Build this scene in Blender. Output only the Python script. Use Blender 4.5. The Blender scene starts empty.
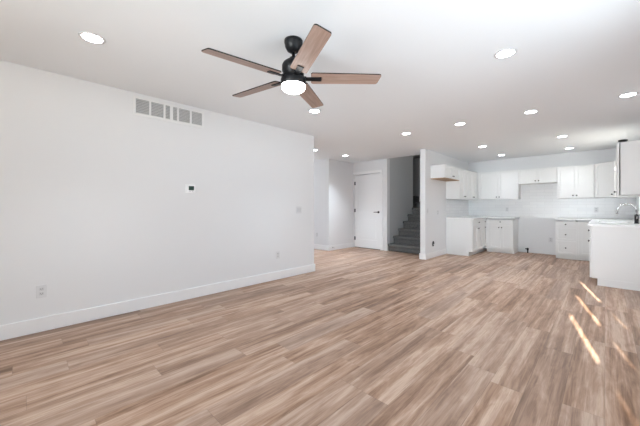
import bpy, bmesh, math, random
from mathutils import Vector, Matrix
R = math.radians
PI = math.pi
scene = bpy.context.scene
C = scene.collection

# ------------------------------------------------------------------ camera
cam_d = bpy.data.cameras.new('camera')
cam_d.sensor_width = 36.0
cam_d.lens = 292.0 / 640.0 * 36.0
cam_d.shift_y = -6.0 / 640.0
cam_d.clip_start = 0.02
cam = bpy.data.objects.new('camera', cam_d)
C.objects.link(cam)
cam.location = (0, 0, 1.16)
cam.rotation_euler = (R(90), 0, math.atan2(285, 292))
scene.camera = cam

# ------------------------------------------------------------------ world, sun, daylight, exposure
world = bpy.data.worlds.new('sky')
scene.world = world
world.use_nodes = True
wn = world.node_tree.nodes
wn['Background'].inputs[0].default_value = (0.80, 0.90, 1.0, 1)
wn['Background'].inputs[1].default_value = 0.7

sun_d = bpy.data.lights.new('sun', 'SUN')
sun_d.energy = 50.0
sun_d.angle = R(0.6)
sun_d.color = (1.0, 0.90, 0.76)
sun = bpy.data.objects.new('sun', sun_d)
C.objects.link(sun)
sun.rotation_euler = Vector((-0.205, 0.979, -0.477)).to_track_quat('-Z', 'Y').to_euler()


def area(name, loc, direction, sx, sy, power, col, spread=180):
    d = bpy.data.lights.new(name, 'AREA')
    d.shape = 'RECTANGLE'
    d.size = sx
    d.size_y = sy
    d.energy = power
    d.spread = R(spread)
    d.color = col
    o = bpy.data.objects.new(name, d)
    C.objects.link(o)
    o.location = loc
    o.rotation_euler = Vector(direction).to_track_quat('-Z', 'Y').to_euler()
    return o


DAY = (0.66, 0.82, 1.0)
area('added_rear_daylight', (-1.05, -1.93, 1.08), (-0.15, 1, 0.12), 2.4, 2.0, 33, (0.84, 0.92, 1.0), 62)  # unseen daylight added from behind to brighten the far rooms
for yc in (0.3, 1.25, 2.2):
    area('daylight_side_window', (0.63, yc, 1.38), (-1, 0.3, 0.3), 0.76, 1.2, 15, DAY)
area('daylight_kitchen_window', (0.63, 7.55, 1.58), (-1, -0.25, -0.25), 1.15, 0.95, 6, (0.9, 0.95, 1.0))
area('added_stair_light', (-3.5, 7.0, 4.27), (0, 0, -1), 0.3, 0.3, 5, (1.0, 0.96, 0.9))  # unseen light added above the stairs to pick out the treads
area('daylight_entry_window', (-7.25, 4.6, 1.45), (1, 0, 0), 1.5, 1.7, 22, (0.74, 0.85, 1.0))

vs = scene.view_settings
vs.view_transform = 'Standard'
vs.look = 'None'
vs.gamma = 1.0
vs.use_curve_mapping = False
vs.exposure = 0.2
scene.cycles.use_denoising = True
scene.cycles.max_bounces = 10
scene.cycles.diffuse_bounces = 6
scene.cycles.transparent_max_bounces = 16
scene.cycles.sample_clamp_indirect = 6.0
scene.cycles.caustics_reflective = False
scene.cycles.caustics_refractive = False


# ------------------------------------------------------------------ materials
def mat(name, col, rough=0.5, metal=0.0, spec=0.5, emit=None, estr=0.0, bump=None):
    m = bpy.data.materials.new(name)
    m.use_nodes = True
    nt = m.node_tree
    b = nt.nodes['Principled BSDF']
    b.inputs['Base Color'].default_value = (*col, 1)
    b.inputs['Roughness'].default_value = rough
    b.inputs['Metallic'].default_value = metal
    b.inputs['Specular IOR Level'].default_value = spec
    if emit:
        b.inputs['Emission Color'].default_value = (*emit, 1)
        b.inputs['Emission Strength'].default_value = estr
    if bump:
        sc_, st_ = bump
        tc = nt.nodes.new('ShaderNodeTexCoord')
        nz = nt.nodes.new('ShaderNodeTexNoise')
        nz.inputs['Scale'].default_value = sc_
        nz.inputs['Detail'].default_value = 3
        bp = nt.nodes.new('ShaderNodeBump')
        bp.inputs['Strength'].default_value = st_
        bp.inputs['Distance'].default_value = 0.004
        nt.links.new(tc.outputs['Object'], nz.inputs['Vector'])
        nt.links.new(nz.outputs['Fac'], bp.inputs['Height'])
        nt.links.new(bp.outputs['Normal'], b.inputs['Normal'])
    return m


def ramp(nt, stops):
    r = nt.nodes.new('ShaderNodeValToRGB')
    el = r.color_ramp.elements
    while len(el) < len(stops):
        el.new(0.5)
    for e, (p, c) in zip(el, stops):
        e.position = p
        e.color = (*c, 1)
    return r


def mnode(nt, op, a=None, b=None, c=None):
    n = nt.nodes.new('ShaderNodeMath')
    n.operation = op
    for i, v in enumerate((a, b, c)):
        if v is None:
            continue
        if isinstance(v, (int, float)):
            n.inputs[i].default_value = v
        else:
            nt.links.new(v, n.inputs[i])
    return n.outputs[0]


def floor_material():
    m = bpy.data.materials.new('oak_plank_floor')
    m.use_nodes = True
    nt = m.node_tree
    L = nt.links
    b = nt.nodes['Principled BSDF']
    tc = nt.nodes.new('ShaderNodeTexCoord')
    sp = nt.nodes.new('ShaderNodeSeparateXYZ')
    L.new(tc.outputs['Object'], sp.inputs[0])
    PW, PL = 0.182, 1.24
    xs = mnode(nt, 'DIVIDE', sp.outputs['X'], PW)
    row = mnode(nt, 'FLOOR', xs)
    wr = nt.nodes.new('ShaderNodeTexWhiteNoise')
    wr.noise_dimensions = '1D'
    L.new(row, wr.inputs['W'])
    ysh = mnode(nt, 'ADD', mnode(nt, 'DIVIDE', sp.outputs['Y'], PL), mnode(nt, 'MULTIPLY', wr.outputs['Value'], 7.31))
    col = mnode(nt, 'FLOOR', ysh)
    cid = nt.nodes.new('ShaderNodeCombineXYZ')
    L.new(row, cid.inputs[0])
    L.new(col, cid.inputs[1])
    wp = nt.nodes.new('ShaderNodeTexWhiteNoise')
    wp.noise_dimensions = '2D'
    L.new(cid.outputs[0], wp.inputs['Vector'])
    rnd = wp.outputs['Value']
    # seams
    fx = mnode(nt, 'FRACT', xs)
    fy = mnode(nt, 'FRACT', ysh)
    ex = mnode(nt, 'MULTIPLY', mnode(nt, 'MINIMUM', fx, mnode(nt, 'SUBTRACT', 1.0, fx)), PW)
    ey = mnode(nt, 'MULTIPLY', mnode(nt, 'MINIMUM', fy, mnode(nt, 'SUBTRACT', 1.0, fy)), PL)
    seam = mnode(nt, 'LESS_THAN', mnode(nt, 'MINIMUM', ex, ey), 0.0014)

    def grain(sx, sy, wmul, detail, dist, rough=0.55):
        v = nt.nodes.new('ShaderNodeCombineXYZ')
        L.new(mnode(nt, 'MULTIPLY', sp.outputs['X'], sx), v.inputs[0])
        L.new(mnode(nt, 'MULTIPLY', sp.outputs['Y'], sy), v.inputs[1])
        L.new(mnode(nt, 'MULTIPLY', rnd, wmul), v.inputs[2])
        n = nt.nodes.new('ShaderNodeTexNoise')
        n.inputs['Scale'].default_value = 1.0
        n.inputs['Detail'].default_value = detail
        n.inputs['Roughness'].default_value = rough
        n.inputs['Distortion'].default_value = dist
        L.new(v.outputs[0], n.inputs['Vector'])
        return n.outputs['Fac']
    broad = grain(12.0, 0.60, 60.0, 4, 0.7)
    streak = grain(48.0, 1.7, 90.0, 5, 0.8)
    blot = grain(17.0, 3.2, 70.0, 5, 1.2, 0.62)
    fine = grain(230.0, 7.0, 40.0, 2, 0.0)
    base = ramp(nt, [(0.34, (0.150, 0.082, 0.048)), (0.43, (0.262, 0.156, 0.103)),
                     (0.50, (0.385, 0.244, 0.170)), (0.60, (0.56, 0.410, 0.318))])
    t = mnode(nt, 'ADD', mnode(nt, 'MULTIPLY', broad, 0.54),
              mnode(nt, 'ADD', mnode(nt, 'MULTIPLY_ADD', streak, 0.24, mnode(nt, 'MULTIPLY', blot, 0.24)),
                    mnode(nt, 'MULTIPLY_ADD', rnd, 0.06, -0.035)))
    L.new(t, base.inputs['Fac'])
    # greyed planks among the warm ones
    grey = nt.nodes.new('ShaderNodeMix')
    grey.data_type = 'RGBA'
    L.new(base.outputs[0], grey.inputs['A'])
    grey.inputs['B'].default_value = (0.33, 0.265, 0.235, 1)
    wg = nt.nodes.new('ShaderNodeTexWhiteNoise')
    wg.noise_dimensions = '3D'
    cid2 = nt.nodes.new('ShaderNodeVectorMath')
    cid2.operation = 'ADD'
    cid2.inputs[1].default_value = (3.3, 7.7, 1.1)
    L.new(cid.outputs[0], cid2.inputs[0])
    L.new(cid2.outputs[0], wg.inputs['Vector'])
    L.new(mnode(nt, 'MULTIPLY', mnode(nt, 'POWER', wg.outputs['Value'], 2.0), 0.32), grey.inputs['Factor'])
    fm = nt.nodes.new('ShaderNodeMix')
    fm.data_type = 'RGBA'
    fm.blend_type = 'MULTIPLY'
    fr = ramp(nt, [(0.3, (0.84, 0.83, 0.82)), (0.65, (1.06, 1.06, 1.06))])
    L.new(fine, fr.inputs['Fac'])
    fm.inputs['Factor'].default_value = 0.8
    L.new(grey.outputs['Result'], fm.inputs['A'])
    L.new(fr.outputs[0], fm.inputs['B'])
    sm = nt.nodes.new('ShaderNodeMix')
    sm.data_type = 'RGBA'
    L.new(mnode(nt, 'MULTIPLY', seam, 0.35), sm.inputs['Factor'])
    L.new(fm.outputs['Result'], sm.inputs['A'])
    sm.inputs['B'].default_value = (0.10, 0.065, 0.05, 1)
    L.new(sm.outputs['Result'], b.inputs['Base Color'])
    b.inputs['Roughness'].default_value = 0.42
    b.inputs['Specular IOR Level'].default_value = 0.25
    bp = nt.nodes.new('ShaderNodeBump')
    bp.inputs['Strength'].default_value = 0.12
    bp.inputs['Distance'].default_value = 0.002
    L.new(mnode(nt, 'SUBTRACT', streak, seam), bp.inputs['Height'])
    L.new(bp.outputs['Normal'], b.inputs['Normal'])
    return m


def tile_material(name, axis):
    m = bpy.data.materials.new(name)
    m.use_nodes = True
    nt = m.node_tree
    b = nt.nodes['Principled BSDF']
    tc = nt.nodes.new('ShaderNodeTexCoord')
    sp = nt.nodes.new('ShaderNodeSeparateXYZ')
    nt.links.new(tc.outputs['Object'], sp.inputs[0])
    cb = nt.nodes.new('ShaderNodeCombineXYZ')
    nt.links.new(sp.outputs[axis], cb.inputs[0])
    nt.links.new(sp.outputs['Z'], cb.inputs[1])
    br = nt.nodes.new('ShaderNodeTexBrick')
    nt.links.new(cb.outputs[0], br.inputs['Vector'])
    br.inputs['Color1'].default_value = (0.86, 0.86, 0.86, 1)
    br.inputs['Color2'].default_value = (0.82, 0.82, 0.825, 1)
    br.inputs['Mortar'].default_value = (0.74, 0.74, 0.74, 1)
    br.inputs['Scale'].default_value = 1.0
    br.inputs['Brick Width'].default_value = 0.305
    br.inputs['Row Height'].default_value = 0.076
    br.inputs['Mortar Size'].default_value = 0.0025
    br.inputs['Mortar Smooth'].default_value = 0.2
    nt.links.new(br.outputs['Color'], b.inputs['Base Color'])
    bp = nt.nodes.new('ShaderNodeBump')
    bp.invert = True
    bp.inputs['Strength'].default_value = 0.4
    bp.inputs['Distance'].default_value = 0.003
    nt.links.new(br.outputs['Fac'], bp.inputs['Height'])
    nt.links.new(bp.outputs['Normal'], b.inputs['Normal'])
    b.inputs['Roughness'].default_value = 0.22
    return m


def wood_material(name, dark, light, sx, sy, rough=0.45):
    m = bpy.data.materials.new(name)
    m.use_nodes = True
    nt = m.node_tree
    b = nt.nodes['Principled BSDF']
    tc = nt.nodes.new('ShaderNodeTexCoord')
    mp = nt.nodes.new('ShaderNodeMapping')
    mp.inputs['Scale'].default_value = (sx, sy, 1)
    nz = nt.nodes.new('ShaderNodeTexNoise')
    nz.inputs['Scale'].default_value = 1
    nz.inputs['Detail'].default_value = 5
    nz.inputs['Distortion'].default_value = 0.8
    r = ramp(nt, [(0.3, dark), (0.7, light)])
    nt.links.new(tc.outputs['Object'], mp.inputs[0])
    nt.links.new(mp.outputs[0], nz.inputs['Vector'])
    nt.links.new(nz.outputs['Fac'], r.inputs['Fac'])
    nt.links.new(r.outputs[0], b.inputs['Base Color'])
    b.inputs['Roughness'].default_value = rough
    return m


def carpet_material():
    m = bpy.data.materials.new('charcoal_carpet')
    m.use_nodes = True
    nt = m.node_tree
    b = nt.nodes['Principled BSDF']
    tc = nt.nodes.new('ShaderNodeTexCoord')
    nz = nt.nodes.new('ShaderNodeTexNoise')
    nz.inputs['Scale'].default_value = 55
    nz.inputs['Detail'].default_value = 6
    r = ramp(nt, [(0.3, (0.08, 0.082, 0.084)), (0.7, (0.20, 0.195, 0.19))])
    bp = nt.nodes.new('ShaderNodeBump')
    bp.inputs['Strength'].default_value = 0.6
    bp.inputs['Distance'].default_value = 0.01
    nt.links.new(tc.outputs['Object'], nz.inputs['Vector'])
    nt.links.new(nz.outputs['Fac'], r.inputs['Fac'])
    nt.links.new(nz.outputs['Fac'], bp.inputs['Height'])
    nt.links.new(bp.outputs['Normal'], b.inputs['Normal'])
    nt.links.new(r.outputs[0], b.inputs['Base Color'])
    b.inputs['Roughness'].default_value = 1.0
    b.inputs['Specular IOR Level'].default_value = 0.1
    return m


def glass_material(name, tint, haze):
    m = bpy.data.materials.new(name)
    m.use_nodes = True
    nt = m.node_tree
    for n in list(nt.nodes):
        nt.nodes.remove(n)
    out = nt.nodes.new('ShaderNodeOutputMaterial')
    tr = nt.nodes.new('ShaderNodeBsdfTransparent')
    tr.inputs[0].default_value = (*tint, 1)
    gl = nt.nodes.new('ShaderNodeBsdfGlossy')
    gl.inputs['Roughness'].default_value = 0.02
    lw = nt.nodes.new('ShaderNodeLayerWeight')
    lw.inputs['Blend'].default_value = 0.5
    pw_ = nt.nodes.new('ShaderNodeMath')
    pw_.operation = 'POWER'
    pw_.inputs[1].default_value = 5.0
    nt.links.new(lw.outputs['Facing'], pw_.inputs[0])
    fr = nt.nodes.new('ShaderNodeMath')
    fr.operation = 'MULTIPLY_ADD'
    fr.inputs[1].default_value = 0.5
    fr.inputs[2].default_value = 0.03
    nt.links.new(pw_.outputs[0], fr.inputs[0])
    mx = nt.nodes.new('ShaderNodeMixShader')
    nt.links.new(fr.outputs[0], mx.inputs[0])
    nt.links.new(tr.outputs[0], mx.inputs[1])
    nt.links.new(gl.outputs[0], mx.inputs[2])
    last = mx.outputs[0]
    if haze > 0:
        df = nt.nodes.new('ShaderNodeBsdfDiffuse')
        df.inputs[0].default_value = (0.12, 0.12, 0.12, 1)
        m2 = nt.nodes.new('ShaderNodeMixShader')
        m2.inputs[0].default_value = haze
        nt.links.new(last, m2.inputs[1])
        nt.links.new(df.outputs[0], m2.inputs[2])
        last = m2.outputs[0]
    nt.links.new(last, out.inputs[0])
    return m


M = {}
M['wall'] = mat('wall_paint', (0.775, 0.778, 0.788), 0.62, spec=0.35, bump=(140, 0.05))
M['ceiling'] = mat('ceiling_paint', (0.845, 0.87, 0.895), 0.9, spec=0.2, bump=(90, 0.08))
M['wall_in_shade'] = mat('shaded_wall_paint', (0.54, 0.55, 0.555), 0.8, spec=0.2, bump=(140, 0.05))  # wall paint darkened so the stairwell looks shaded
M['trim'] = mat('trim_paint', (0.86, 0.86, 0.865), 0.35)
M['cab'] = mat('cabinet_white', (0.82, 0.82, 0.815), 0.38, bump=(220, 0.02))
M['cab_in'] = mat('cabinet_gap', (0.30, 0.30, 0.30), 0.7)
M['quartz'] = mat('white_quartz', (0.90, 0.90, 0.90), 0.25, bump=(60, 0.01))
M['knob'] = mat('dark_knob_metal', (0.10, 0.10, 0.105), 0.35, metal=0.7)
M['black'] = mat('matte_black_metal', (0.008, 0.008, 0.009), 0.4, metal=0.2, spec=0.3, bump=(200, 0.02))
M['black2'] = mat('hardware_black', (0.03, 0.03, 0.032), 0.4, metal=0.4)
M['plate'] = mat('white_plastic', (0.70, 0.70, 0.71), 0.4)
M['plate_in'] = mat('greyer_plastic', (0.62, 0.62, 0.63), 0.45)  # plastic a little darker than the cover plates
M['slot'] = mat('dark_slot', (0.03, 0.03, 0.03), 0.6)
M['white'] = mat('bright_plastic', (0.93, 0.93, 0.93), 0.35)
M['screen'] = mat('dark_green_lcd', (0.03, 0.06, 0.05), 0.2)
M['vent'] = mat('vent_white', (0.80, 0.80, 0.80), 0.5)
M['vent_slat'] = mat('vent_slat', (0.58, 0.58, 0.58), 0.6)
M['vent_dark'] = mat('vent_duct', (0.22, 0.22, 0.22), 0.9)
M['chrome'] = mat('brushed_nickel', (0.55, 0.55, 0.55), 0.22, metal=1.0)
M['steel'] = mat('steel', (0.5, 0.5, 0.5), 0.35, metal=1.0)
M['lens'] = mat('lit_lens', (1, 1, 1), 0.5, emit=(0.92, 0.97, 1.0), estr=28.0)
M['fanlens'] = mat('lit_fan_lens', (1, 1, 1), 0.5, emit=(1.0, 0.985, 0.96), estr=10.0)
M['globe'] = mat('lit_globe', (1, 1, 1), 0.4, emit=(1.0, 0.97, 0.92), estr=1.3)
M['bladewood'] = wood_material('walnut_blade', (0.25, 0.165, 0.130), (0.39, 0.275, 0.225), 4, 55, 0.4)
M['rawwood'] = wood_material('raw_birch_ply', (0.36, 0.22, 0.13), (0.52, 0.35, 0.22), 6, 40, 0.6)
M['carpet'] = carpet_material()
M['glass'] = glass_material('window_glass', (0.96, 0.98, 0.98), 0.0)
M['glass_screen'] = glass_material('screened_glass', (0.96, 0.98, 0.98), 0.52)
M['floor'] = floor_material()
M['tile_x'] = tile_material('subway_tile_back', 'X')
M['tile_y'] = tile_material('subway_tile_side', 'Y')
M['concrete'] = mat('concrete', (0.40, 0.39, 0.37), 0.9, bump=(20, 0.3))


# ------------------------------------------------------------------ mesh helpers
class MB:
    def __init__(self):
        self.bm = bmesh.new()
        self.mi = 0

    def _tag(self, faces):
        for f in faces:
            f.material_index = self.mi

    def box(self, x0, x1, y0, y1, z0, z1):
        v = [self.bm.verts.new((x, y, z)) for z in (z0, z1) for y in (y0, y1) for x in (x0, x1)]
        q = [(0, 2, 3, 1), (4, 5, 7, 6), (0, 1, 5, 4), (2, 6, 7, 3), (0, 4, 6, 2), (1, 3, 7, 5)]
        fs = [self.bm.faces.new([v[i] for i in t]) for t in q]
        self._tag(fs)
        return self

    def lathe(self, prof, origin=(0, 0, 0), axis='Z', n=32, smooth=True):
        """prof: list of (radius, height) along the axis."""
        o = Vector(origin)
        rings = []
        for r, hgt in prof:
            ring = []
            if r < 1e-6:
                cs = [(0.0, 0.0)]
            else:
                cs = [(r * math.cos(2 * PI * k / n), r * math.sin(2 * PI * k / n)) for k in range(n)]
            for a, b in cs:
                if axis == 'Z':
                    p = (a, b, hgt)
                elif axis == 'Y':
                    p = (a, hgt, b)
                else:
                    p = (hgt, a, b)
                ring.append(self.bm.verts.new(o + Vector(p)))
            rings.append(ring)
        fs = []
        for A, B in zip(rings[:-1], rings[1:]):
            if len(A) == 1 and len(B) == 1:
                continue
            for k in range(n):
                k2 = (k + 1) % n
                if len(A) == 1:
                    fs.append(self.bm.faces.new((A[0], B[k], B[k2])))
                elif len(B) == 1:
                    fs.append(self.bm.faces.new((A[k], B[0], A[k2])))
                else:
                    fs.append(self.bm.faces.new((A[k], B[k], B[k2], A[k2])))
        for f in fs:
            f.smooth = smooth
        self._tag(fs)
        for ring in (rings[0], rings[-1]):
            if len(ring) > 1:
                f = self.bm.faces.new(ring)
                self._tag([f])
        return self

    def tube(self, pts, r, n=12):
        pts = [Vector(p) for p in pts]
        rings = []
        up = None
        for i, p in enumerate(pts):
            if i == 0:
                t = pts[1] - p
            elif i == len(pts) - 1:
                t = p - pts[i - 1]
            else:
                t = pts[i + 1] - pts[i - 1]
            t.normalize()
            if up is None:
                up = t.orthogonal().normalized()
            else:
                up = (up - t * up.dot(t)).normalized()
            s = t.cross(up)
            rr = r[i] if isinstance(r, (list, tuple)) else r
            rings.append([self.bm.verts.new(p + (up * math.cos(2 * PI * k / n) + s * math.sin(2 * PI * k / n)) * rr)
                          for k in range(n)])
        fs = []
        for A, B in zip(rings[:-1], rings[1:]):
            for k in range(n):
                f = self.bm.faces.new((A[k], A[(k + 1) % n], B[(k + 1) % n], B[k]))
                f.smooth = True
                fs.append(f)
        fs.append(self.bm.faces.new(rings[0]))
        fs.append(self.bm.faces.new(rings[-1]))
        self._tag(fs)
        return self

    def prism(self, poly, z0, z1, side_mi=None, top_mi=None):
        a = [self.bm.verts.new((x, y, z0)) for x, y in poly]
        b = [self.bm.verts.new((x, y, z1)) for x, y in poly]
        n = len(poly)
        fb = self.bm.faces.new(a)
        ft = self.bm.faces.new(b)
        sd = [self.bm.faces.new((a[i], a[(i + 1) % n], b[(i + 1) % n], b[i])) for i in range(n)]
        self._tag([fb, ft] + sd)
        if side_mi is not None:
            for f in sd:
                f.material_index = side_mi
        if top_mi is not None:
            ft.material_index = top_mi
        return self

    def build(self, name, mats, parent=None, bevel=0.0, loc=(0, 0, 0), rot=(0, 0, 0), seg=2):
        bmesh.ops.recalc_face_normals(self.bm, faces=self.bm.faces)
        me = bpy.data.meshes.new(name)
        self.bm.to_mesh(me)
        self.bm.free()
        if not isinstance(mats, (list, tuple)):
            mats = [mats]
        for m in mats:
            me.materials.append(m)
        o = bpy.data.objects.new(name, me)
        C.objects.link(o)
        o.location = loc
        o.rotation_euler = rot
        if parent:
            o.parent = parent
        if bevel > 0:
            md = o.modifiers.new('bevel', 'BEVEL')
            md.width = bevel
            md.segments = seg
            md.limit_method = 'ANGLE'
            md.angle_limit = R(40)
        return o


def bx(*a):
    return MB().box(*a)


def tag(o, label=None, cat=None, group=None, kind=None):
    if label:
        o['label'] = label
    if cat:
        o['category'] = cat
    if group:
        o['group'] = group
    if kind:
        o['kind'] = kind
    return o


def thing(name, label, cat, loc=(0, 0, 0), rz=0.0, group=None, kind=None):
    o = bpy.data.objects.new(name, None)
    o.empty_display_size = 0.1
    C.objects.link(o)
    o.location = loc
    o.rotation_euler = (0, 0, rz)
    return tag(o, label, cat, group, kind)


def struct(name, mb, m, label, cat, bevel=0.0, parent=None):
    o = mb.build(name, m, parent, bevel)
    if parent is None:
        tag(o, label, cat, kind='structure')
    return o


def copy_tree(o, parent=None):
    c = o.copy()
    C.objects.link(c)
    if parent:
        c.parent = parent
    for ch in list(o.children):
        copy_tree(ch, c)
    return c


# ------------------------------------------------------------------ room constants
H = 2.44
XL = -3.76          # living-room left wall face
XK = -2.825          # kitchen left wall face
XR = 0.48           # right wall face
XRO = 0.609         # its outer face
YB = 9.03           # kitchen back wall face
YD = 6.76           # wall with the white door
YH = 5.70           # hall wall facing the room
YREAR = -1.8
XS = -4.12          # stair side wall
XN = -5.24          # nook wall beside the door
ZT = 4.3            # stairwell height

# floor
struct('floor', bx(-7.4, XRO, -1.93, 9.5, -0.12, 0.0), M['floor'],
       'wood plank floor running the length of the room', 'floor')
# ceiling with the stair opening left out
cm = MB()
cm.box(-7.4, XRO, -1.93, 6.80, H, H + 0.12)
cm.box(-7.4, -4.25, 6.80, 8.20, H, H + 0.12)
cm.box(-2.942, XRO, 6.80, 9.5, H, H + 0.12)
struct('ceiling', cm, M['ceiling'], 'flat white ceiling dotted with recessed lights', 'ceiling')

struct('wall_left', bx(XL - 0.13, XL, YREAR, 3.70, 0, H), M['wall'],
       'long plain white wall on the left with the air vent', 'wall', 0.004)
struct('wall_hall', bx(-7.2, XN, YH, 8.22, 0, H), M['wall'],
       'white hall wall corner left of the white door', 'wall')
dw = MB()
DX0, DX1, DZ = -5.20, -4.325, 2.085
dw.box(XN + 0.001, DX0 - 0.012, YD, YD + 0.13, 0, H)
dw.box(DX1 + 0.012, XS, YD, YD + 0.13, 0, H)
dw.box(DX0 - 0.012, DX1 + 0.012, YD, YD + 0.13, DZ + 0.012, H)
struct('wall_door_side', dw, M['wall'], 'short white wall around the panelled door', 'wall')
struct('wall_stair_left', bx(XS - 0.13, XS, YD + 0.131, 8.089, 0, ZT), M['wall_in_shade'],
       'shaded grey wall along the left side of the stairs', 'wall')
struct('wall_closet_rear', bx(XN, XS, 8.09, 8.21, 0, ZT), M['wall_in_shade'],
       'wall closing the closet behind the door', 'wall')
struct('wall_stair_end', bx(-5.4, -2.942, 9.35, 9.5, 0, ZT), M['wall_in_shade'],
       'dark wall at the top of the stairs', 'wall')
struct('wall_landing_left', bx(-5.4, -5.27, 8.22, 9.349, 0, ZT), M['wall_in_shade'],
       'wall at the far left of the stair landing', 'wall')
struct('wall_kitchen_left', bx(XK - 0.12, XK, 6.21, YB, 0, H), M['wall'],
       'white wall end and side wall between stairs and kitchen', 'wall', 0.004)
struct('wall_stair_right', bx(-2.942, -2.85, 6.80, 9.349, H + 0.121, ZT), M['wall_in_shade'],
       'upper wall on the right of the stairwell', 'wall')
struct('wall_stair_front', bx(-4.25, -2.85, 6.68, 6.80, H + 0.121, ZT), M['wall_in_shade'],
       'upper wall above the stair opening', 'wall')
struct('ceiling_stair', MB().box(-5.4, -2.85, 6.68, 9.5, ZT + 0.001, ZT + 0.1).box(-5.268, -2.945, 8.215, 9.345, 2.8, 2.9), M['wall_in_shade'],  # second box: unseen slab added to keep the end wall dark
       'ceiling high above the stairs, with an added slab shading the landing', 'ceiling')
struct('wall_back', bx(-2.942, XRO, YB, YB + 0.13, 0, H), M['wall'],
       'white back wall of the kitchen', 'wall')
struct('wall_entry_left', MB().box(-7.33, -7.2, 1.9, 3.8, 0, H).box(-7.33, -7.2, 5.4, 8.25, 0, H)
       .box(-7.33, -7.2, 3.8, 5.4, 0, 0.55).box(-7.33, -7.2, 3.8, 5.4, 2.3, H), M['wall'],
       'entry wall with a window out of sight on the left', 'wall')
struct('wall_entry_front', bx(-7.2, XL - 0.131, 1.9, 2.03, 0, H), M['wall'],
       'entry wall behind the long living room wall', 'wall')

# right wall with three sash windows beside the camera and one over the sink
WINS = [(-0.12, 0.70), (0.83, 1.65), (1.78, 2.60)]
WZ0, WZ1 = 0.70, 2.06
KW = (6.98, 8.12, 1.09, 2.10)
rw = MB()
edges = [YREAR - 0.13, WINS[0][0], WINS[0][1], WINS[1][0], WINS[1][1], WINS[2][0], WINS[2][1], KW[0], KW[1], 9.16]
for a, b in zip(edges[0::2], edges[1::2]):
    rw.box(XR, XRO, a, b, 0, H)
for a, b in WINS:
    rw.box(XR, XRO, a, b, 0, WZ0)
    rw.box(XR, XRO, a, b, WZ1, H)
rw.box(XR, XRO, KW[0], KW[1], 0, KW[2])
rw.box(XR, XRO, KW[0], KW[1], KW[3], H)
struct('wall_right', rw, M['wall'], 'right wall with three windows and the sink window', 'wall')
# rear wall with an opening added for daylight
PX0, PX1, PZ = -2.35, 0.25, 2.08
rr = MB()
rr.box(XL - 0.13, PX0, YREAR - 0.13, YREAR, 0, H)
rr.box(PX1, XR, YREAR - 0.13, YREAR, 0, H)
rr.box(PX0, PX1, YREAR - 0.13, YREAR, PZ, H)
struct('wall_rear', rr, M['wall'], 'rear wall behind the camera with an added daylight opening', 'wall')


# windows
def window_unit(name, label, x, y0, y1, z0, z1, rail=None, casing=True):
    w = thing(name, label, 'window', (x, (y0 + y1) / 2, z0), kind='structure')
    hw = (y1 - y0) / 2
    hz = z1 - z0
    fr = MB()
    t = 0.012
    fr.box(0.085, 0.125, -hw, -hw + t, 0, hz)
    fr.box(0.085, 0.125, hw - t, hw, 0, hz)
    if rail:
        fr.box(0.085, 0.125, -hw + t, hw - t, 0, 0.04)
        fr.box(0.085, 0.125, -hw + t, hw - t, hz - 0.03, hz)
    else:
        for a_, b_ in ((-hw + t, -0.031), (0.031, hw - t)):
            fr.box(0.085, 0.125, a_, b_, 0, 0.04)
            fr.box(0.085, 0.125, a_, b_, hz - 0.03, hz)
    if rail:
        fr.box(0.085, 0.125, -hw + t, hw - t, rail[0] - z0, rail[1] - z0)
    fr.build('window_frame', M['trim'], w)
    if rail:
        bx(0.100, 0.104, -hw + t, hw - t, rail[1] - z0, hz - 0.03).build('pane', M['glass'], w)
        bx(0.100, 0.104, -hw + t, hw - t, 0.04, rail[0] - z0).build('pane', M['glass_screen'], w)
    else:
        fm = bx(0.0, 0.125, -0.03, 0.03, 0.001, hz - 0.001).build('sun_block_mullion', M['trim'], w)  # full-depth bar added to keep sun off the sink counter
        bx(0.100, 0.104, -hw + t, -0.031, 0.04, hz - 0.03).build('pane', M['glass'], w)
        bx(0.100, 0.104, 0.031, hw - t, 0.04, hz - 0.03).build('pane', M['glass'], w)
    if casing:
        ca = MB()
        ca.box(-0.016, -0.001, -hw - 0.06, -hw, -0.06, hz + 0.06)
        ca.box(-0.016, -0.001, hw, hw + 0.06, -0.06, hz + 0.06)
        ca.box(-0.016, -0.001, -hw, hw, hz, hz + 0.06)
        ca.box(-0.03, -0.001, -hw, hw, -0.06, -0.001)
        ca.build('window_casing', M['trim'], w, 0.002)
    return w


for i, (a, b) in enumerate(WINS):
    window_unit('window_%d' % (i + 1), ('sash window on the right wall, nearest the rear wall',
                                        'middle sash window on the right wall',
                                        'sash window on the right wall, nearest the kitchen')[i],
                XR, a, b, WZ0, WZ1, rail=(1.28, 1.40))
window_unit('window_4', 'white cased window over the kitchen sink', XR, KW[0], KW[1], KW[2], KW[3])
w5 = thing('window_5', 'entry window out of sight behind the left wall', 'window', (-7.2, 4.6, 0.55), PI, kind='structure')
fb = MB()
for y in (-0.8, -0.02, 0.76):
    fb.box(0.03, 0.09, y, y + 0.04, 0, 1.75)
fb.box(0.03, 0.09, -0.76, 0.76, 0, 0.04).box(0.03, 0.09, -0.76, 0.76, 1.71, 1.75)
fb.build('window_frame', M['trim'], w5)
bx(0.055, 0.06, -0.76, 0.76, 0.04, 1.71).build('pane', M['glass'], w5)
d2 = thing('door_2', 'unseen glazed door added in the rear wall to let daylight in', 'door', ((PX0 + PX1) / 2, YREAR, 0), kind='structure')  # added so daylight can enter from behind the camera
pf = MB()
hw = (PX1 - PX0) / 2
for x in (-hw, -hw / 3 - 0.03, hw / 3 - 0.03, hw - 0.06):
    pf.box(x, x + 0.06, -0.11, -0.05, 0, PZ)
pf.box(-hw + 0.06, hw - 0.06, -0.11, -0.05, 0, 0.06).box(-hw + 0.06, hw - 0.06, -0.11, -0.05, PZ - 0.06, PZ)
pf.build('door_frame', M['trim'], d2)
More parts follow.
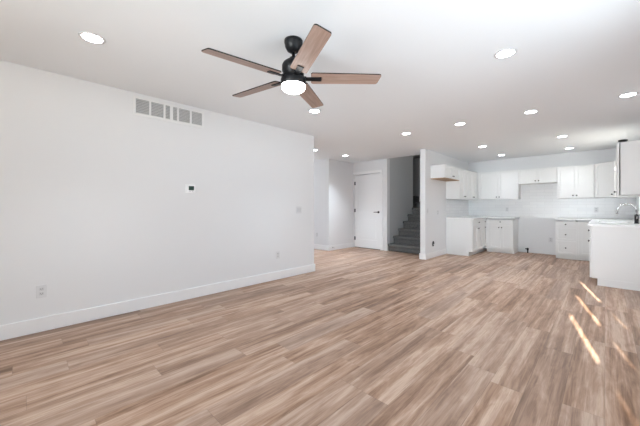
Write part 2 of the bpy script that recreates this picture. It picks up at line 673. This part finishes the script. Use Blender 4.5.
bx(-hw + 0.06, hw - 0.06, -0.083, -0.077, 0.06, PZ - 0.06).build('pane', M['glass'], d2)
# outside: ground and an unseen roof added to keep sun off the rear opening
struct('ground', bx(-40, 40, -40, 40, -0.3, -0.16), M['concrete'], 'pale ground outside the house', 'ground')
pr = MB()
pr.box(-9.0, 0.60, -8.0, -1.95, 2.50, 2.62)
for x in (-8.7, -4.6, 0.40):
    pr.box(x, x + 0.15, -7.8, -7.65, -0.16, 2.5)
struct('sun_block_roof', pr, M['ceiling'], 'unseen roof added behind the house to block the sun', 'roof')

# ------------------------------------------------------------------ baseboards
BH, BT = 0.132, 0.016


def baseboard(name, parts, label):
    mb = MB()
    for a in parts:
        x0, x1, y0, y1 = a
        mb.box(x0, x1, y0, y1, 0.001, BH)
    struct(name, mb, M['trim'], label, 'baseboard', 0.003)


baseboard('baseboard_left', [(XL + 0.001, XL + BT, YREAR + 0.02, 3.701), (XL - 0.131, XL + BT, 3.7015, 3.70 + BT)],
          'tall white baseboard along the long left wall')
baseboard('baseboard_hall', [(-7.19, XN + BT, YH - BT, YH - 0.001), (XN + 0.001, XN + BT, YH, YD - 0.001)],
          'white baseboard around the hall corner left of the door')
baseboard('baseboard_kitchen', [(XK - 0.12, XK + BT, 6.21 - BT, 6.209), (XK + 0.001, XK + BT, 6.2095, 7.376),
                                (XK - 0.12 - BT, XK - 0.1205, 6.21 - BT, 6.72)],
          'white baseboard around the wall end beside the kitchen')
baseboard('baseboard_right', [(XR - BT, XR - 0.001, YREAR + 0.02, 5.95)], 'white baseboard along the right wall')

# ------------------------------------------------------------------ hall door
d1 = thing('door_1', 'white two-panel interior door with black lever handle', 'door', ((DX0 + DX1) / 2, YD, 0), kind='structure')
hw = (DX1 - DX0) / 2
lf = MB()
zb, zt = 0.014, DZ - 0.013
ya, yb2 = 0.012, 0.047
sw = 0.115
lf.box(-hw + 0.003, -hw + sw, ya, yb2, zb, zt)
lf.box(hw - sw, hw - 0.003, ya, yb2, zb, zt)
lf.box(-hw + sw, hw - sw, ya, yb2, zb, zb + 0.23)
lf.box(-hw + sw, hw - sw, ya, yb2, 0.86, 1.02)
lf.box(-hw + sw, hw - sw, ya, yb2, zt - 0.12, zt)
for z0, z1 in ((zb + 0.23, 0.86), (1.02, zt - 0.12)):
    lf.box(-hw + sw, hw - sw, ya + 0.012, yb2 - 0.008, z0, z1)
    lf.box(-hw + sw + 0.045, hw - sw - 0.045, ya + 0.004, ya + 0.013, z0 + 0.045, z1 - 0.045)
leaf = lf.build('door_leaf', M['trim'], d1, 0.003)
ca = MB()
ca.box(-hw - 0.038, -hw - 0.004, -0.018, -0.001, 0.001, DZ + 0.075)
ca.box(hw + 0.004, hw + 0.074, -0.018, -0.001, 0.001, DZ + 0.075)
ca.box(-hw - 0.004, hw + 0.004, -0.018, -0.001, DZ + 0.004, DZ + 0.075)
ca.box(-hw - 0.011, -hw - 0.001, 0.0, 0.12, 0.001, DZ + 0.01)
ca.box(hw + 0.001, hw + 0.011, 0.0, 0.12, 0.001, DZ + 0.01)
ca.box(-hw - 0.001, hw + 0.001, 0.0, 0.12, DZ, DZ + 0.01)
ca.build('door_casing', M['trim'], d1, 0.002)
for z in (0.26, 1.06, 1.84):
    MB().lathe([(0.008, -0.05), (0.008, 0.05)], (-hw + 0.004, 0.0, z), 'Z', 10).box(-hw - 0.003, -hw + 0.03, 0.004, 0.0115, z - 0.048, z + 0.048) \
        .build('hinge', M['black2'], d1)
hd = MB()
hx = hw - 0.065
hd.lathe([(0.031, 0.011), (0.031, 0.0), (0.012, -0.004), (0.011, -0.045)], (hx, 0, 1.02), 'Y', 20)
hd.tube([(hx + 0.012, -0.045, 1.02), (hx - 0.03, -0.048, 1.02), (hx - 0.12, -0.046, 1.018)], [0.011, 0.010, 0.008], 10)
hd.build('lever_handle', M['black2'], leaf)
bx(-hw + 0.01, hw - 0.01, 0.003, 0.04, 0.0005, 0.009).build('dark_door_gap', M['black2'], d1)  # black strip standing in for shade in the gap under the door

# ------------------------------------------------------------------ stairs
st = thing('staircase', 'grey carpeted stairs climbing between the door and kitchen wall', 'stairs', (XS, 6.80, 0))
SWD = XK - 0.12 - XS - 0.004
for k in range(7):
    y0 = 0.27 * k
    s = MB()
    ymax = 1.88
    s.box(0.003, SWD, y0, y0 + (0.27 if k < 6 else ymax + 0.66 - y0), 0.001 if k == 0 else 0.19 * k - 0.02, 0.19 * (k + 1) - 0.076)
    s.box(0.003, SWD, y0 - 0.034, y0 + (0.27 if k < 6 else ymax + 0.66 - y0), 0.19 * (k + 1) - 0.075, 0.19 * (k + 1))
    s.build('step', M['carpet'], st, 0.022, seg=3)
bx(-1.14, 0.0, 1.415, 2.545, 1.28, 1.33).build('landing', M['carpet'], st)
b2 = MB()
for k in range(3):
    b2.box(-1.1, -0.35 - 0.27 * k, 1.43, 2.54, 1.331 + 0.19 * k, 1.331 + 0.19 * (k + 1))
b2.build('upper_steps', M['carpet'], st)
b3 = MB()
for k in range(6):
    b3.box(0.003, SWD, 0.271 + 0.27 * k, 1.9, 0.001 + 0.19 * k, 0.19 * (k + 1) - 0.08)
b3.build('stair_frame', M['rawwood'], st)

# ------------------------------------------------------------------ kitchen
CZ0, CZ1 = 0.872, 0.902      # counter
UZ0, UZ1 = 1.36, 2.095       # wall cabinets
MZ0 = 1.735                  # microwave cabinet
FZ0 = 1.80                   # fridge cabinet


def shaker(x0, x1, z0, z1, fw=0.058):
    mb = MB()
    fz = min(fw, (z1 - z0) * 0.28)
    mb.box(x0, x0 + fw, 0, 0.020, z0, z1)
    mb.box(x1 - fw, x1, 0, 0.020, z0, z1)
    mb.box(x0 + fw, x1 - fw, 0, 0.020, z0, z0 + fz)
    mb.box(x0 + fw, x1 - fw, 0, 0.020, z1 - fz, z1)
    mb.box(x0 + fw, x1 - fw, 0.0155, 0.0195, z0 + fz, z1 - fz)
    return mb


def knob(parent, x, z):
    return MB().lathe([(0.005, 0.001), (0.005, -0.014), (0.013, -0.018), (0.015, -0.024), (0.012, -0.029), (0.0, -0.031)],
                      (x, 0, z), 'Y', 16).build('knob', M['knob'], parent)


def front(kind, parent, x0, x1, z0, z1, kx=None, kz=None):
    g = 0.003
    if kind == 'slab':
        mb = bx(x0 + g, x1 - g, 0, 0.020, z0 + g, z1 - g)
        o = mb.build('drawer', M['cab'], parent, 0.0015)
    elif kind == 'drawer':
        o = shaker(x0 + g, x1 - g, z0 + g, z1 - g, 0.045).build('drawer', M['cab'], parent, 0.001)
    else:
        o = shaker(x0 + g, x1 - g, z0 + g, z1 - g).build('door', M['cab'], parent, 0.001)
    if kx is not None:
        knob(o, kx, kz)
    return o


def wall_cabinet(label, loc, rz, w, z0, z1, doors, depth, group, wood_under=False, blind=None, body_y=0.0225):
    """width along local x, front facing local -y; loc is the front left corner at floor level."""
    t = thing('wall_cabinet', label, 'cabinet', loc, rz, group)
    c = MB()
    c.box(0, w, body_y, depth, z0 + (0.006 if wood_under else 0), z1)
    c.build('body', M['cab'], t, 0.001)
    if wood_under:
        bx(0.001, w - 0.001, 0.004, depth - 0.001, z0 - 0.008, z0 + 0.0055).build('underside', M['rawwood'], t)['label'] = 'raw brown wood underside'
    x0, x1 = (0, w) if blind is None else blind
    if x0 > 0:
        bx(0, x0, 0.001, 0.0215, z0, z1).build('filler_strip', M['cab'], t)
    dw_ = (x1 - x0) / doors
    for k in range(doors):
        a = x0 + dw_ * k
        b = a + dw_
        if doors == 1:
            kx = b - 0.035
        else:
            kx = b - 0.032 if k % 2 == 0 else a + 0.032
        front('door', t, a, b, z0 + (0.008 if wood_under else 0), z1, kx, z0 + 0.06)
    return t


def base_cabinet(label, loc, rz, w, depth, fronts, group, fill=0.0, reveal=False):
    t = thing('base_cabinet', label, 'cabinet', loc, rz, group)
    c = MB()
    c.box(0, w, 0.0225, depth, 0.102, CZ0 - (0.032 if reveal else 0.001))
    if reveal:
        c.box(0.02, w - 0.02, 0.14, depth, CZ0 - 0.0315, CZ0 - 0.001)
    c.build('body', M['cab'], t, 0.001)
    bx(0.0, w, 0.085, depth - 0.01, 0.0005, 0.101).build('toe_kick', M['cab'], t)
    if fill:
        bx(0, fill, 0.001, 0.0215, 0.104, CZ0 - 0.034).build('filler_strip', M['cab'], t)
    top = CZ0 - 0.034 if reveal else DT
    for f in fronts:
        f = list(f)
        if f[4] == DT:
            f[4] = top
        front(f[0], t, *f[1:])
    return t


DP = 0.31
GU = 'white shaker wall cabinets'
GB = 'white shaker base cabinets'
Q = PI / 2
XUF = -2.50            # front of the left wall cabinets
# left wall, uppers (local +x runs towards +Y)
wall_cabinet('short white cabinet with brown wood underside over the fridge space', (XUF, 6.47, 0), Q, 0.895, FZ0, UZ1, 2, XUF - XK - 0.002, GU, True)
wall_cabinet('tall white wall cabinet right of the short brown-bottomed one', (XUF, 7.367, 0), Q, 0.665, UZ0, UZ1, 2, XUF - XK - 0.002, GU)
wall_cabinet('tall white wall cabinet on the left kitchen wall, tucked in the corner', (XUF, 8.034, 0), Q, 0.994, UZ0, UZ1, 2, XUF - XK - 0.002, GU, blind=(0, 0.664))
YUF = YB - DP
wall_cabinet('tall two-door wall cabinet on the back wall, left of the short one', (XUF + 0.003, YUF, 0), 0, 0.945, UZ0, UZ1, 2, DP - 0.002, GU, blind=(0.04, 0.945))
wall_cabinet('short white wall cabinet hanging above the empty stove gap', (-1.549, YUF, 0), 0, 0.747, MZ0, UZ1, 2, DP - 0.002, GU)
wall_cabinet('tall two-door wall cabinet on the back wall, right of the short one', (-0.80, YUF, 0), 0, 0.628, UZ0, UZ1, 2, DP - 0.002, GU)
# diagonal corner cabinet
t = thing('corner_wall_cabinet', 'plain diagonal wall cabinet filling the right kitchen corner', 'cabinet', (0, 0, 0), 0, GU)
PA, PB = (-0.168, YUF + 0.02), (0.168, 8.40)
MB().prism([PA, PB, (XR - 0.002, 8.40), (XR - 0.002, YB - 0.002), (-0.168, YB - 0.002)], UZ0, UZ1).build('body', M['cab'], t, 0.001)
dv = Vector((PB[0] - PA[0], PB[1] - PA[1], 0))
ang = math.atan2(dv.y, dv.x)
nrm = Vector((dv.y, -dv.x, 0)).normalized()
dr = shaker(0.022, dv.length - 0.022, UZ0 + 0.002, UZ1 - 0.002).build('door', M['cab'], t, 0.001,
                                                                   loc=(PA[0] + nrm.x * 0.021, PA[1] + nrm.y * 0.021, 0), rot=(0, 0, ang))
knob(dr, dv.length - 0.055, UZ0 + 0.06)
# right wall upper: faces -X, local +x runs towards -Y
wall_cabinet('white wall cabinet with the large end panel at the right edge of the photo', (0.128, 6.88, 0), -Q, 0.83, 1.335, UZ1, 2, XR - 0.128 - 0.002, GU, body_y=0.032)

# base cabinets, left wall
XBF = -2.215
BD = XBF - XK - 0.002
DT = CZ0 - 0.014
DSP = 0.70
base_cabinet('white base cabinet with plain end panel beside the fridge space', (XBF, 7.38, 0), Q, 0.80, BD,
             [('slab', 0, 0.80, DSP, DT, 0.44, 0.785), ('door', 0, 0.40, 0.104, DSP, 0.368, 0.64), ('door', 0.40, 0.80, 0.104, DSP, 0.432, 0.64)], GB)
base_cabinet('narrow white base cabinet next to the inside left corner', (XBF, 8.182, 0), Q, 0.845, BD,
             [('slab', 0, 0.235, DSP, DT, 0.15, 0.785), ('door', 0, 0.235, 0.104, DSP, 0.15, 0.64)], GB)
YBF = 8.42
BDB = YB - YBF - 0.002
base_cabinet('white base cabinet on the back wall, left of the stove gap', (XBF + 0.003, YBF, 0), 0, 0.603, BDB,
             [('slab', 0.06, 0.60, DSP, DT, 0.33, 0.785), ('door', 0.06, 0.33, 0.104, DSP, 0.30, 0.645), ('door', 0.33, 0.60, 0.104, DSP, 0.36, 0.645)], GB, fill=0.06, reveal=True)
base_cabinet('white three-drawer base cabinet right of the stove gap', (-0.80, YBF, 0), 0, 0.356, BDB,
             [('slab', 0, 0.356, 0.695, DT, 0.178, 0.775), ('drawer', 0, 0.356, 0.405, 0.695, 0.178, 0.55), ('drawer', 0, 0.356, 0.104, 0.405, 0.178, 0.255)], GB, reveal=True)
XPF = -0.165
base_cabinet('narrow single-door base cabinet right of the three drawers', (-0.443, YBF, 0), 0, 0.272, BDB,
             [('door', 0.03, 0.272, 0.104, DT)], GB, fill=0.03, reveal=True)
# peninsula run along the right wall, faces -X
PD = XR - XPF - 0.002
base_cabinet('white base cabinet with large end panel under the sink counter', (XPF, 6.78, 0), -Q, 0.82, PD,
             [('slab', 0, 0.82, DSP, DT, 0.41, 0.785), ('door', 0, 0.41, 0.104, DSP, 0.375, 0.62), ('door', 0.41, 0.82, 0.104, DSP, 0.445, 0.62)], GB)
base_cabinet('white base cabinet hidden behind the large end panel', (XPF, 7.582, 0), -Q, 0.80, PD,
             [('slab', 0, 0.80, DSP, DT, 0.40, 0.785), ('door', 0, 0.40, 0.104, DSP, 0.365, 0.62), ('door', 0.40, 0.80, 0.104, DSP, 0.435, 0.62)], GB)
base_cabinet('blind corner base cabinet in the right kitchen corner', (XPF, YB - 0.002, 0), -Q, 1.443, PD,
             [('door', 0.63, 1.443, 0.104, DT, 1.40, 0.62)], GB)

# counters
ct = MB()
ct.prism([(XK + 0.002, 7.365), (XBF + 0.028, 7.365), (XBF + 0.028, YBF - 0.032), (-1.572, YBF - 0.032), (-1.572, YB - 0.002), (XK + 0.002, YB - 0.002)], CZ0, CZ1)
tag(ct.build('countertop', M['quartz'], None, 0.003), 'L-shaped pale countertop on the left base cabinets', 'countertop')
ct = MB()
SY0, SY1, SX0, SX1 = 6.80, 7.50, -0.08, 0.30
xa, xb = XPF - 0.025, XR - 0.002
ya, yb = 5.935, YB - 0.002
for b in ((xa, xb, ya, SY0), (xa, SX0, SY0, SY1), (SX1, xb, SY0, SY1), (xa, xb, SY1, yb), (-0.805, xa, YBF - 0.032, yb)):
    ct.box(*b, CZ0, CZ1)
tag(ct.build('countertop', M['quartz'], None, 0.0), 'white countertop on the right holding the sink and faucet', 'countertop')
sk = MB()
sk.box(SX0 - 0.01, SX0 - 0.001, SY0 - 0.01, SY1 + 0.01, 0.70, CZ0 - 0.002)
sk.box(SX1 + 0.001, SX1 + 0.01, SY0 - 0.01, SY1 + 0.01, 0.70, CZ0 - 0.002)
sk.box(SX0 - 0.001, SX1 + 0.001, SY0 - 0.01, SY0 - 0.001, 0.70, CZ0 - 0.002)
sk.box(SX0 - 0.001, SX1 + 0.001, SY1 + 0.001, SY1 + 0.01, 0.70, CZ0 - 0.002)
sk.box(SX0 - 0.01, SX1 + 0.01, SY0 - 0.01, SY1 + 0.01, 0.69, 0.70)
tag(sk.build('kitchen_sink', M['steel']), 'steel sink sunk into the right countertop under the faucet', 'sink')
# faucet
fx, fy = 0.352, 6.70
f_ = thing('faucet', 'gooseneck kitchen faucet standing behind the sink', 'faucet', (fx, fy, CZ1 + 0.0005))
MB().lathe([(0.030, 0), (0.030, 0.006), (0.024, 0.010), (0.024, 0.13), (0.018, 0.14)], (0, 0, 0), 'Z', 20).build('faucet_base', M['black2'], f_)
pts = [(0, 0, 0.135), (0, 0, 0.20)]
for k in range(0, 13):
    a = PI * k / 12 * 0.96
    pts.append((-0.105 + 0.105 * math.cos(a), 0, 0.20 + 0.105 * math.sin(a)))
pts.append((-0.212, 0, 0.175))
MB().tube(pts, 0.013, 14).build('spout', M['chrome'], f_)
MB().tube([(-0.211, 0, 0.19), (-0.213, 0, 0.135)], [0.015, 0.017], 14).build('spray_head', M['chrome'], f_)
MB().tube([(0, -0.022, 0.07), (0, -0.05, 0.078), (0, -0.10, 0.11)], [0.010, 0.008, 0.007], 10).build('faucet_handle', M['chrome'], f_)

# backsplash tile
o = MB().box(XK + 0.009, -1.551, YB - 0.008, YB - 0.0015, CZ1 + 0.001, UZ0 - 0.001).box(-1.5505, -0.801, YB - 0.008, YB - 0.0015, 0.885, MZ0 - 0.002) \
    .box(-0.8005, XR - 0.009, YB - 0.008, YB - 0.0015, CZ1 + 0.001, UZ0 - 0.001).build('backsplash', M['tile_x'])
tag(o, 'white subway tile backsplash across the kitchen back wall', 'backsplash', kind='structure')
o = bx(XK + 0.0015, XK + 0.008, 7.38, YB - 0.009, CZ1 + 0.001, UZ0 - 0.001).build('backsplash', M['tile_y'])
tag(o, 'white subway tile backsplash on the left kitchen wall', 'backsplash', kind='structure')
o = MB().box(XR - 0.008, XR - 0.0015, 8.19, YB - 0.009, CZ1 + 0.001, UZ0 - 0.001).box(XR - 0.008, XR - 0.0015, 5.97, 6.90, CZ1 + 0.001, 1.33) \
    .box(XR - 0.008, XR - 0.0015, 6.905, 8.185, CZ1 + 0.001, KW[2] - 0.07).build('backsplash', M['tile_y'])
tag(o, 'white subway tile backsplash beside the sink window', 'backsplash', kind='structure')


# ------------------------------------------------------------------ electrical plates
def plate(name, label, cat, loc, rz, w, h, kind):
    """faces local -y, centred at loc."""
    t = thing(name, label, cat, loc, rz)
    bx(-w / 2, w / 2, -0.007, -0.001, -h / 2, h / 2).build('cover_plate', M['plate'], t, 0.002)
    if kind == 'outlet':
        for s in (-1, 1):
            r = MB().box(-0.017, 0.017, -0.0088, -0.0072, s * 0.021 - 0.014, s * 0.021 + 0.014).build('socket', M['plate_in'], t)
            MB().box(-0.008, -0.0055, -0.0096, -0.0088, s * 0.021 - 0.004, s * 0.021 + 0.007) \
                .box(0.0055, 0.008, -0.0096, -0.0088, s * 0.021 - 0.003, s * 0.021 + 0.006) \
                .box(-0.002, 0.002, -0.0096, -0.0088, s * 0.021 - 0.010, s * 0.021 - 0.006).build('slots', M['slot'], r)
    elif kind == 'switch':
        n = max(1, round((w - 0.02) / 0.05))
        for k in range(n):
            xc = (k - (n - 1) / 2) * 0.046
            bx(xc - 0.016, xc + 0.016, -0.0105, -0.0072, -0.033, 0.033).build('rocker', M['plate_in'], t, 0.001)
    return t


plate('wall_outlet', 'white outlet low on the left wall near the photo edge', 'outlet', (XL, 0.135, 0.375), Q, 0.072, 0.118, 'outlet')
plate('wall_outlet', 'small white outlet low on the left wall near its far end', 'outlet', (XL, 2.88, 0.39), Q, 0.072, 0.118, 'outlet')
plate('light_switch', 'white rocker switch near the far end of the left wall', 'switch', (XL, 3.33, 1.11), Q, 0.118, 0.118, 'switch')
plate('wall_outlet', 'outlet low on the shaded hall wall beyond the left wall', 'outlet', (-5.67, YH, 0.40), 0, 0.072, 0.118, 'outlet')
plate('light_switch', 'white switch on the kitchen side wall close to its free end', 'switch', (XK, 6.31, 1.07), Q, 0.072, 0.118, 'switch')
plate('wall_outlet', 'white outlet in the fridge space at counter height', 'outlet', (XK, 6.87, 1.03), Q, 0.072, 0.118, 'outlet')
plate('wall_outlet', 'white outlet low in the stove gap, right side', 'outlet', (-0.945, YB, 0.36), 0, 0.085, 0.118, 'outlet')
plate('wall_outlet', 'outlet on the tile backsplash above the left base cabinet', 'outlet', (-1.86, YB - 0.0085, 1.10), 0, 0.072, 0.118, 'outlet')
plate('wall_outlet', 'outlet on the tile backsplash in the right corner', 'outlet', (-0.14, YB - 0.0085, 1.10), 0, 0.072, 0.118, 'outlet')
# round recessed outlet in the fridge space
t = thing('water_supply_box', 'round dark recessed box low on the wall in the fridge space', 'outlet box', (XK, 6.60, 0.32), Q)
MB().lathe([(0.072, -0.001), (0.072, -0.008), (0.060, -0.010), (0.056, -0.002)], (0, 0, 0), 'Y', 28).build('rim', M['plate_in'], t)
MB().lathe([(0.0595, -0.009), (0.05, -0.0095), (0.0, -0.0096)], (0, 0, 0), 'Y', 24).build('recess', M['slot'], t)
MB().tube([(0.02, -0.0096, -0.02), (0.02, -0.03, -0.02)], 0.014, 12).build('valve', M['plate'], t)
# stove gas stub
t = thing('gas_stub', 'short black gas pipe stub on the floor in the stove gap', 'pipe', (-1.40, 8.96, 0.0))
MB().lathe([(0.014, 0.0), (0.014, 0.075)], (0, 0, 0), 'Z', 14).build('pipe', M['black2'], t)
MB().lathe([(0.022, 0.07), (0.022, 0.12), (0.010, 0.125)], (0, 0, 0), 'Z', 14).tube([(0, 0, 0.10), (-0.05, 0, 0.10)], 0.013, 10).build('valve', M['black2'], t)
# door stop on the hall baseboard
t = thing('door_stop', 'small spring door stop on the hall baseboard', 'door stop', (XN + BT + 0.0005, 5.83, 0.075), -Q)
MB().lathe([(0.014, 0.0), (0.014, 0.004), (0.006, 0.006), (0.006, 0.055)], (0, 0, 0), 'Y', 12).build('spring', M['steel'], t)
MB().lathe([(0.009, 0.055), (0.009, 0.07)], (0, 0, 0), 'Y', 12).build('rubber_tip', M['plate'], t)
# thermostat
t = thing('thermostat', 'small white thermostat with dark screen on the left wall', 'thermostat', (XL, 1.50, 1.39), Q)
bx(-0.062, 0.062, -0.006, -0.001, -0.055, 0.055).build('wall_plate', M['white'], t, 0.002)
bx(-0.055, 0.055, -0.026, -0.0062, -0.046, 0.046).build('housing', M['white'], t, 0.004)
bx(-0.030, 0.036, -0.0275, -0.0262, -0.020, 0.034).build('screen', M['screen'], t, 0.0)
MB().box(-0.024, -0.006, -0.0272, -0.0262, -0.038, -0.029).box(0.010, 0.028, -0.0272, -0.0262, -0.038, -0.029).build('button', M['plate_in'], t)
# return air grille
VY0, VY1, VZ0, VZ1 = 0.872, 1.672, 2.190, 2.402
t = thing('air_vent', 'long white return air grille high on the left wall', 'vent', (XL, VY0, VZ0), Q)
W, HH = VY1 - VY0, VZ1 - VZ0
nb = 5
mrg, bar = 0.026, 0.022
pw = (W - 2 * mrg - (nb - 1) * bar) / nb
fr = MB()
fr.box(0, W, -0.012, -0.001, 0, mrg).box(0, W, -0.012, -0.001, HH - mrg, HH)
fr.box(0, mrg, -0.012, -0.001, mrg, HH - mrg).box(W - mrg, W, -0.012, -0.001, mrg, HH - mrg)
for k in range(nb - 1):
    x = mrg + pw * (k + 1) + bar * k
    fr.box(x, x + bar, -0.012, -0.001, mrg, HH - mrg)
fr.build('frame', M['vent'], t, 0.002)
bx(mrg, W - mrg, -0.0025, -0.001, mrg, HH - mrg).build('duct_opening', M['vent_dark'], t)
for k in range(nb):
    x = mrg + (pw + bar) * k
    lv = MB()
    ns = 9
    for j in range(ns):
        z = mrg + (HH - 2 * mrg) * (j + 0.5) / ns
        v = [lv.bm.verts.new(p) for p in ((x, -0.0105, z - 0.009), (x + pw, -0.0105, z - 0.009), (x + pw, -0.003, z + 0.006), (x, -0.003, z + 0.006),
                                          (x, -0.0095, z - 0.010), (x + pw, -0.0095, z - 0.010), (x + pw, -0.002, z + 0.005), (x, -0.002, z + 0.005))]
        for q in ((0, 1, 2, 3), (7, 6, 5, 4), (0, 4, 5, 1), (3, 2, 6, 7), (0, 3, 7, 4), (1, 5, 6, 2)):
            lv.bm.faces.new([v[i] for i in q])
    lv.build('louver', M['vent_slat'], t)
    if k == 2:
        bx(x + 0.048, x + 0.084, -0.0115, -0.0107, mrg, HH - mrg).build('brace', M['vent'], t)

# ------------------------------------------------------------------ recessed ceiling lights
LG = 'recessed ceiling lights'
spots = [
    (-2.778, 0.378, 'bright recessed light nearest the top left corner of the photo'),
    (-0.593, 2.82, 'largest recessed light right of the ceiling fan'),
    (-2.772, 2.735, 'recessed light just behind the fan, near the left wall'),
    (-2.48, 4.69, 'leftmost recessed light of the row of four before the kitchen'),
    (-1.60, 4.73, 'second recessed light from the left in the row of four before the kitchen'),
    (-0.714, 4.79, 'third recessed light from the left in the row of four before the kitchen'),
    (0.188, 4.84, 'rightmost recessed light, at the right edge of the photo'),
    (-1.855, 6.822, 'recessed light over the left front of the kitchen'),
    (-1.823, 8.27, 'recessed light deepest in the kitchen, near the left corner'),
    (-0.556, 6.863, 'recessed light over the right front of the kitchen, near the sink counter'),
    (-0.553, 8.33, 'recessed light deepest in the kitchen, toward the right corner'),
    (-4.62, 5.64, 'recessed light in front of the white hall door'),
    (-4.67, 4.60, 'recessed light half hidden by the end of the left wall'),
]
proto = None
for x, y, lab in spots:
    if proto is None:
        proto = thing('recessed_light', lab, 'light', (x, y, H), 0, LG)
        MB().lathe([(0.084, -0.0008), (0.084, -0.003), (0.068, -0.006), (0.064, -0.003)], (0, 0, 0), 'Z', 36).build('trim_ring', M['plate'], proto)
        sd = bpy.data.lights.new('beam', 'SPOT')
        sd.energy = 48.0
        sd.color = (0.83, 0.92, 1.0)
        sd.spot_size = R(98)
        sd.spot_blend = 1.0
        sd.shadow_soft_size = 0.05
        so = bpy.data.objects.new('beam', sd)
        C.objects.link(so)
        so.parent = proto
        so.location = (0, 0, -0.02)
        MB().lathe([(0.0638, -0.0035), (0.0, -0.0037)], (0, 0, 0), 'Z', 36).build('lens', M['lens'], proto)
    else:
        c = copy_tree(proto)
        c.location = (x, y, H)
        c['label'] = lab
        dim = 0.4 if y > 8 else 3.0 if x < -4 else 1.0
        for ch in c.children:
            if ch.type == 'LIGHT' and dim != 1.0:
                ch.data = ch.data.copy()
                ch.data.energy *= dim

# ------------------------------------------------------------------ ceiling fan
fan = thing('ceiling_fan', 'five-blade ceiling fan with black motor, brown blades and lit white lens', 'ceiling fan', (-1.715, 1.465, H))
MB().lathe([(0.070, -0.001), (0.070, -0.022), (0.066, -0.032), (0.064, -0.050), (0.050, -0.078), (0.028, -0.092), (0.020, -0.095)],
           (0, 0, 0), 'Z', 40).build('canopy', M['black'], fan)
MB().lathe([(0.0125, -0.09), (0.0125, -0.155)], (0, 0, 0), 'Z', 16).build('downrod', M['black'], fan)
MB().lathe([(0.020, -0.128), (0.030, -0.134), (0.034, -0.150), (0.060, -0.160), (0.078, -0.175), (0.088, -0.195), (0.088, -0.235),
            (0.080, -0.245), (0.080, -0.290)], (0, 0, 0), 'Z', 40).build('motor', M['black'], fan)
MB().lathe([(0.082, -0.291), (0.094, -0.295), (0.097, -0.304), (0.097, -0.342), (0.093, -0.347)], (0, 0, 0), 'Z', 44).build('light_rim', M['black'], fan)
MB().lathe([(0.091, -0.345), (0.091, -0.360), (0.085, -0.376), (0.070, -0.388), (0.043, -0.394), (0.0, -0.396)], (0, 0, 0), 'Z', 40).build('lens', M['fanlens'], fan)
R0, R1 = 0.135, 0.670
poly = []
w0, w1 = 0.064, 0.057
cr = 0.018
poly += [(R0, -w0 + 0.012), (R0 + 0.012, -w0)]
for k in range(5):
    a = -PI / 2 + PI / 2 * k / 4
    poly.append((R1 - cr + cr * math.cos(a), -w1 + cr + cr * math.sin(a)))
for k in range(5):
    a = PI / 2 * k / 4
    poly.append((R1 - 0.012 - cr + cr * math.cos(a), w1 - cr + cr * math.sin(a)))
poly += [(R0 + 0.012, w0), (R0, w0 - 0.012)]
blade = MB().prism(poly, -0.004, 0.004, side_mi=1, top_mi=1).build('blade', [M['bladewood'], M['black']], fan)
arm = MB()
arm.prism([(0.078, -0.020), (0.215, -0.024), (0.215, 0.024), (0.078, 0.020)], -0.0115, -0.0045)
arm.box(0.07, 0.10, -0.016, 0.016, -0.012, 0.006)
arm.build('blade_arm', M['black'], blade, 0.003)
for k in range(5):
    b = blade if k == 0 else copy_tree(blade, fan)
    b.location = (0, 0, -0.288)
    b.rotation_euler = Matrix.Rotation(R(46 + 72 * k), 3, 'Z').__matmul__(Matrix.Rotation(R(-12), 3, 'X')).to_euler()

# ------------------------------------------------------------------ pendant over the sink
pn = thing('pendant_light', 'pendant light with black ceiling canopy just above the rightmost wall cabinet', 'pendant light', (0.245, 8.04, H))
MB().lathe([(0.066, -0.001), (0.066, -0.024), (0.060, -0.030), (0.016, -0.034), (0.014, -0.045)], (0, 0, 0), 'Z', 32).build('canopy', M['black'], pn)
MB().lathe([(0.006, -0.028), (0.006, -0.40)], (0, 0, 0), 'Z', 10).build('stem', M['black'], pn)
MB().lathe([(0.018, -0.385), (0.026, -0.395), (0.026, -0.43)], (0, 0, 0), 'Z', 16).build('socket', M['black'], pn)
MB().lathe([(0.028, -0.425), (0.065, -0.445), (0.098, -0.485), (0.112, -0.535), (0.114, -0.565), (0.108, -0.565), (0.104, -0.535), (0.090, -0.492), (0.06, -0.455)],
           (0, 0, 0), 'Z', 32).build('shade', M['globe'], pn)
